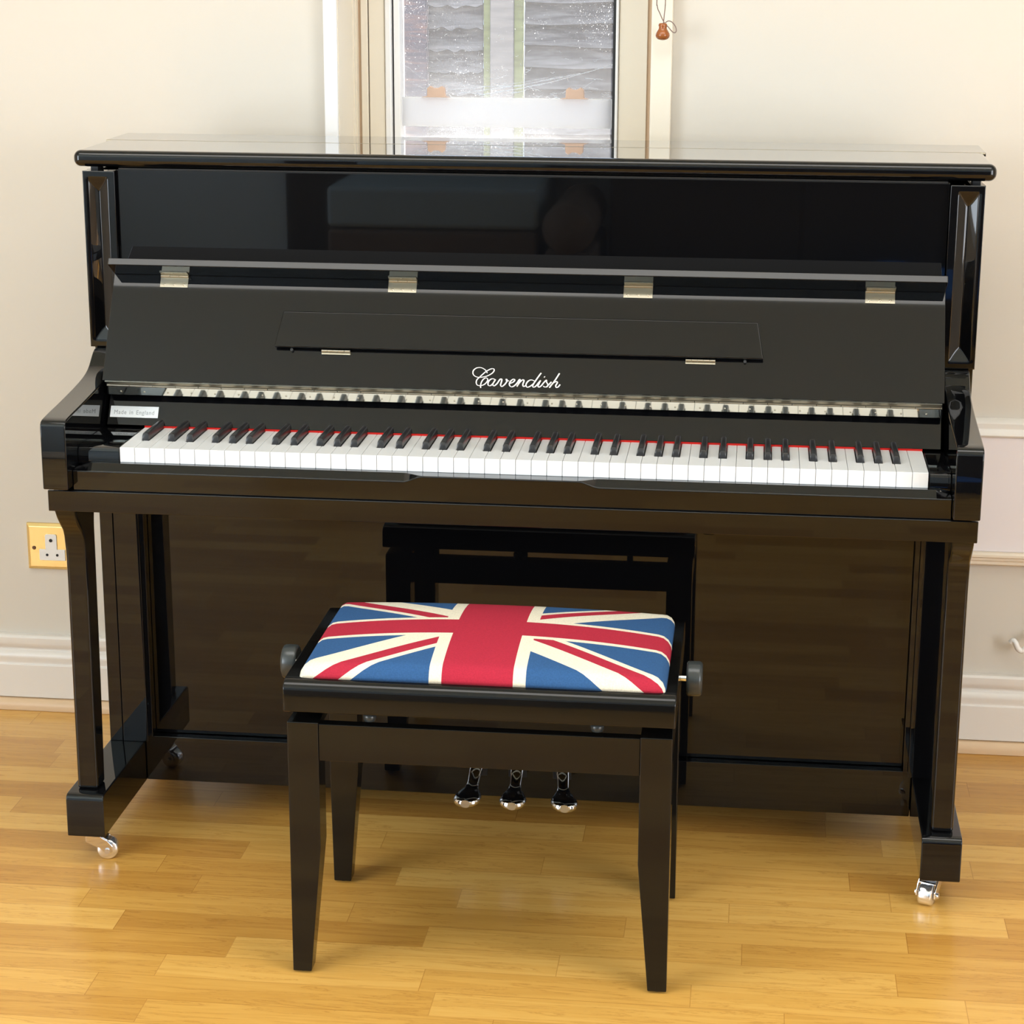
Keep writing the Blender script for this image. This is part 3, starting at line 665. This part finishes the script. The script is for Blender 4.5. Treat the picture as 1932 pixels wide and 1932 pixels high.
for st in LET:
    pts = spline([(p[0], p[1], 0) for p in st], 4)
    for sgn in (0,):
        V3 = []; W3 = []
        for i, p in enumerate(pts):
            a = pts[max(0, i-1)]; b = pts[min(len(pts)-1, i+1)]; d = (b-a).normalized()
            # broad pen: down strokes thick, up strokes thin
            w_ = .00048+.00062*abs(d.y*.92+d.x*.25)**1.6*(1 if len(st) < 25 else .7)
            if len(st) == 2 and st[0][0] > .04 and st[0][0] < .05: w_ = .0011
            nrm = Vector((-d.y, d.x, 0)); V3.append((p-nrm*w_, p+nrm*w_))
        vv = []
        for a, b in V3:
            for q, nn in ((a, .0001), (b, .0001), (b, .0004), (a, .0004)):
                y, z = FB(q.y, nn); vv.append((q.x, y, z))
        ff = []
        for i in range(len(V3)-1):
            for k in range(4): ff.append((4*i+k, 4*i+4+k, 4*i+4+(k+1) % 4, 4*i+(k+1) % 4))
        m_ = len(V3)-1; ff += [(0, 1, 2, 3), (4*m_+3, 4*m_+2, 4*m_+1, 4*m_)]; lt.add(vv, ff)
lt.build('name_lettering', SILVER, fb, label='silver script lettering reading Cavendish')

# ------------------------------------------------------------------ bench
BN = thing('piano_bench', 'black adjustable piano bench with a union flag cushion standing in front of the pedals', 'bench', (0, -.139, 0))
def bp_(name, mb, m=BLACKW, **k): return mb.build(name, m, BN, **k)
bx, by0, by1 = .2735, -.307, .0285
def bleg(s, t):
    xo = s*bx; xi = s*.2285; xb = s*.2460
    yo, yi, yb_ = (by0, by0+.045, by0+.0285) if t < 0 else (by1, by1-.045, by1-.0285)
    sec = lambda xin, yin, z: [(xo, yo, z), (xin, yo, z), (xin, yin, z), (xo, yin, z)]
    v = sec(xb, yb_, .003)+sec(xi, yi, .2)+sec(xi, yi, .3925 if t < 0 else .4020); f = [(3, 2, 1, 0), (8, 9, 10, 11)]
    for j in (0, 4):
        for k in range(4): f.append((j+k, j+(k+1) % 4, j+4+(k+1) % 4, j+4+k))
    if s*t < 0: f = [q[::-1] for q in f]
    return MB().add(v, f)
for s in (-1, 1):
    for t in (-1, 1):
        o = bp_('leg', bleg(s, t), bevel=.0015)
        cx = s*.2600; cy = by0+.0142 if t < 0 else by1-.0142
        MB().lathe([(.008, 0), (.009, .0035)], (cx, cy, 0), 'z', 14).build('foot_pad', RUBBER, o)
bp_('apron', MB().box(-.2284, .2284, by0+.002, by0+.020, .3345, .3900), bevel=.001)
bp_('apron', MB().box(-.2284, .2284, by1-.020, by1-.002, .3510, .4010), bevel=.001)
for s in (-1, 1):
    a, b = sorted((s*(bx-.002), s*(bx-.020))); bp_('apron', MB().box(a, b, by0+.0455, by1-.0455, .3345, .3900), bevel=.001)
# steel plate of the lifting gear between legs and seat frame, with stop buttons
for cx in (-.157, .167): bp_('stop_button', MB().lathe([(.0085, 0), (.0095, .004), (.0095, .009), (.004, .0125)], (cx, by0+.018, .3935), 'z', 18), KNOBM)
for cx in (-.183, .163): bp_('stop_button', MB().lathe([(.0055, 0), (.0055, .0180)], (cx, by1-.012, .4010), 'z', 14), KNOBM)
bp_('stop_button', MB().lathe([(.0115, 0), (.0130, .004), (.0130, .010), (.008, .0145)], (-.031, by1-.006, .4012), 'z', 20), KNOBM)
# seat frame
fz0, fz1 = .4095, .4565
bp_('seat_frame', MB().prism([(by0-.0065, fz0), (by0-.0065, .4425), (by0-.0045, .4480), (by0+.002, .4530), (by0+.012, .4562), (.022, .4562), (.034, .4530), (.0385, .4480), (.0395, .4425), (.0395, .4180), (.012, .4180), (.012, fz0)], -.2772, .2772, 'x'), bevel=.0028, seg=4, ang=50)
# cushion, gridded so that the cloth pattern follows its surface
def cushion():
    nx, ny = 72, 48; cx, cy = 0.0025, -.141; hx, hy = .2610, .1570; zb, H = .4566, .0205
    vs = []; uv = []
    # parameter runs over the edge roll: outer rows go down the side
    def prof(t, h):
        a = abs(t); r = .020
        flat = h-r; L_ = flat+r*PI/2*.92
        s = a*L_
        if s <= flat: d, dz = s, 0
        else:
            q = min(PI/2, (s-flat)/(r*.92)); d, dz = flat+r*math.sin(q)*.98, -r*.92*(1-math.cos(q))
        return math.copysign(d, t), dz, math.copysign(s, t)
    for j in range(ny+1):
        for i in range(nx+1):
            a, b = 2*i/nx-1, 2*j/ny-1
            x, dx, su = prof(a, hx); y, dy, sv = prof(b, hy)
            crown = .0195*(1-(abs(a)**2.2))*(1-(abs(b)**2.4))
            dz = -min(.0185, math.sqrt(dx*dx+dy*dy))
            k = max(0, math.hypot(max(0, abs(x)/hx-.90)/.10, max(0, abs(y)/hy-.84)/.16)-1)
            x *= 1-.018*k; y *= 1-.03*k
            vs.append((cx+x, cy+y, zb+H-.004+crown+dz*1.08)); uv.append((su+cx+.0025, sv+.006))
    mb = MB(); fs = []
    for j in range(ny):
        for i in range(nx): q = j*(nx+1)+i; fs.append((q, q+1, q+nx+2, q+nx+1))
    mb.add(vs, fs, True)
    rim = [i for i in range(nx+1)]+[j*(nx+1)+nx for j in range(1, ny+1)]+[ny*(nx+1)+i for i in range(nx-1, -1, -1)]+[j*(nx+1) for j in range(ny-1, 0, -1)]
    low = [(vs[q][0]*.995, cy+(vs[q][1]-cy)*.99, zb) for q in rim]; n0 = len(vs); m0 = len(rim)
    uvl = [(uv[q][0]*1.008, uv[q][1]*1.012) for q in rim]
    mb.v += low; uv += uvl
    for i in range(m0): mb.f.append((rim[i], n0+i, n0+(i+1) % m0, rim[(i+1) % m0])); mb.sm.append(True)
    mb.f.append(tuple(n0+i for i in range(m0))[::-1]); mb.sm.append(False)
    mb.uv = uv; return mb
bp_('cushion', cushion(), FLAG, label='cushion printed with a union flag')
for s in (-1, 1):
    kz, ky = .4315, -.163
    pr = [(.0225, 0), (.0248, .0015), (.0255, .0045), (.0255, .0185), (.0242, .0215), (.021, .023), (.004, .0233)]
    x0_ = .2865 if s > 0 else -.2865
    k = MB().lathe([(r_, s*h) for r_, h in pr], (x0_, ky, kz), 'x', 30)
    if s < 0: k.f = [q[::-1] for q in k.f]
    o = bp_('height_knob', k, KNOBM)
    sh = MB().tube([(s*.2775, ky, kz), (s*.2870, ky, kz)], .0045, 12); sh.build('knob_shaft', CHROME, o)

# ------------------------------------------------------------------ pull cord with acorn
e = thing('pull_cord', 'thin grey cord loop with a glossy brown wooden acorn hanging right of the window', 'cord', (.1925, .66, 1.30))
c1 = spline([(.1835, .664, 2.3), (.1830, .662, 1.7), (.1824, .66, 1.39), (.1831, .66, 1.3545), (.188, .66, 1.3412), (.1956, .659, 1.3262), (.204, .657, 1.3174), (.2105, .656, 1.3105), (.2145, .657, 1.3092), (.2168, .658, 1.3122), (.2155, .659, 1.3185), (.212, .66, 1.3237), (.2075, .661, 1.3275), (.2025, .661, 1.3285), (.1975, .661, 1.3255)], 6)
c2 = spline([(.200, .664, 2.3), (.199, .663, 1.7), (.1972, .661, 1.39), (.1968, .661, 1.3545), (.1955, .6605, 1.338), (.1945, .6605, 1.325)], 6)
MB().tube(c1, .0009, 7).build('cord', mat('grey_cord', (.22, .15, .13), .7), e)
MB().tube(c2, .0009, 7).build('cord', bpy.data.materials['grey_cord'], e)
MB().lathe([(.0012, .0285), (.0055, .0283), (.0072, .0268), (.0075, .0240), (.0068, .0215), (.0072, .0185), (.0095, .0150), (.0117, .0110), (.0122, .0075), (.0112, .0040), (.0085, .0014), (.0045, 0), (.0008, -.0004)][::-1], (.1935, .660, 1.2965), 'z', 24).build('acorn', mat('varnished_brown_wood', (.33, .10, .025), .18), e)

# ------------------------------------------------------------------ far side of the room (seen mirrored in the lacquer)
e = thing('sofa', 'pale grey sofa with brown base seen mirrored in the upper panel of the piano', 'sofa', (-.75, -4.35, 0))
PALE = mat('pale_grey_upholstery', (.24, .30, .34), .9); BRN = mat('brown_upholstery', (.10, .075, .06), .8)
MB().box(-1.20, -.42, -4.62, -4.05, .04, .425).build('sofa_base', BRN, e, bevel=.02)
MB().box(-1.20, -.42, -4.62, -4.05, .43, .58).build('seat_cushion', PALE, e, bevel=.02, seg=4)
MB().box(-1.20, -.42, -4.80, -4.63, .04, .88).build('sofa_back', PALE, e, bevel=.05, seg=5)
MB().lathe([(.02, -4.70), (.085, -4.69), (.095, -4.60), (.095, -3.98), (.085, -3.93), (.02, -3.92)], (-.305, 0, .45), 'y', 24).build('arm_roll', BRN, e)
MB().box(-.39, -.215, -4.70, -3.96, .04, .37).build('sofa_arm', BRN, e, bevel=.02)
e = thing('dark_cupboard', 'long dark low cupboard seen mirrored in the right half of the upper panel', 'cupboard', (.75, -4.5, 0))
DK = mat('dark_wood', (.012, .011, .011), .5)
MB().box(-.18, 1.95, -4.88, -4.30, 0, .98).build('carcass', DK, e, bevel=.004)
for k in range(3): MB().box(-.17+k*.71, .52+k*.71, -4.30, -4.283, .03, .95).build('cupboard_door', DK, e, bevel=.003)
e = MB().box(-1.52, -1.23, -4.86, -4.80, 0.02, 1.0).build('dark_screen', DK, bevel=.003); e['label'] = 'dark upright panel beside the sofa, mirrored left of it in the upper piano panel'; e['category'] = 'panel'
bl = MB(); n1 = 18
for j in range(n1+1):
    for i in range(n1+1):
        u, v_ = i/n1, j/n1; h = .10*math.sin(PI*u)**.5*math.sin(PI*v_)**.5*(.7+.5*noise.noise(Vector((u*4, v_*4, 1))))
        bl.v.append((.62+.55*u, -4.20+.35*v_, .255+h))
for j in range(n1):
    for i in range(n1): q = j*(n1+1)+i; bl.f.append((q, q+1, q+n1+2, q+n1+1)); bl.sm.append(True)
k = len(bl.v); bl.v += [(.62, -4.20, .2515), (1.17, -4.20, .2515), (1.17, -3.85, .2515), (.62, -3.85, .2515)]
bot = [k, k+1, k+2, k+3]
e0 = [i for i in range(n1+1)]; e1 = [j*(n1+1)+n1 for j in range(n1+1)]; e2 = [n1*(n1+1)+i for i in range(n1, -1, -1)]; e3 = [j*(n1+1) for j in range(n1, -1, -1)]
for ed, (a, b) in zip((e0, e1, e2, e3), ((0, 1), (1, 2), (2, 3), (3, 0))): bl.f.append(tuple(ed[::-1]+[bot[a], bot[b]])); bl.sm.append(False)
bl.f.append(tuple(bot[::-1])); bl.sm.append(False)
o = bl.build('blue_blanket', mat('blue_blanket_cloth', (.02, .12, .40), .9)); o['label'] = 'rumpled blue blanket on a low stool, mirrored right in the upper piano panel'; o['category'] = 'blanket'
o = MB().box(.60, 1.20, -4.22, -3.83, .215, .25).box(.62, .66, -4.20, -4.16, 0, .215).box(1.14, 1.18, -4.20, -4.16, 0, .215).box(.62, .66, -3.89, -3.85, 0, .215).box(1.14, 1.18, -3.89, -3.85, 0, .215).build('low_stool', DK, bevel=.003)
o['label'] = 'low dark stool carrying the blue blanket, in front of the dark cupboard'; o['category'] = 'stool'
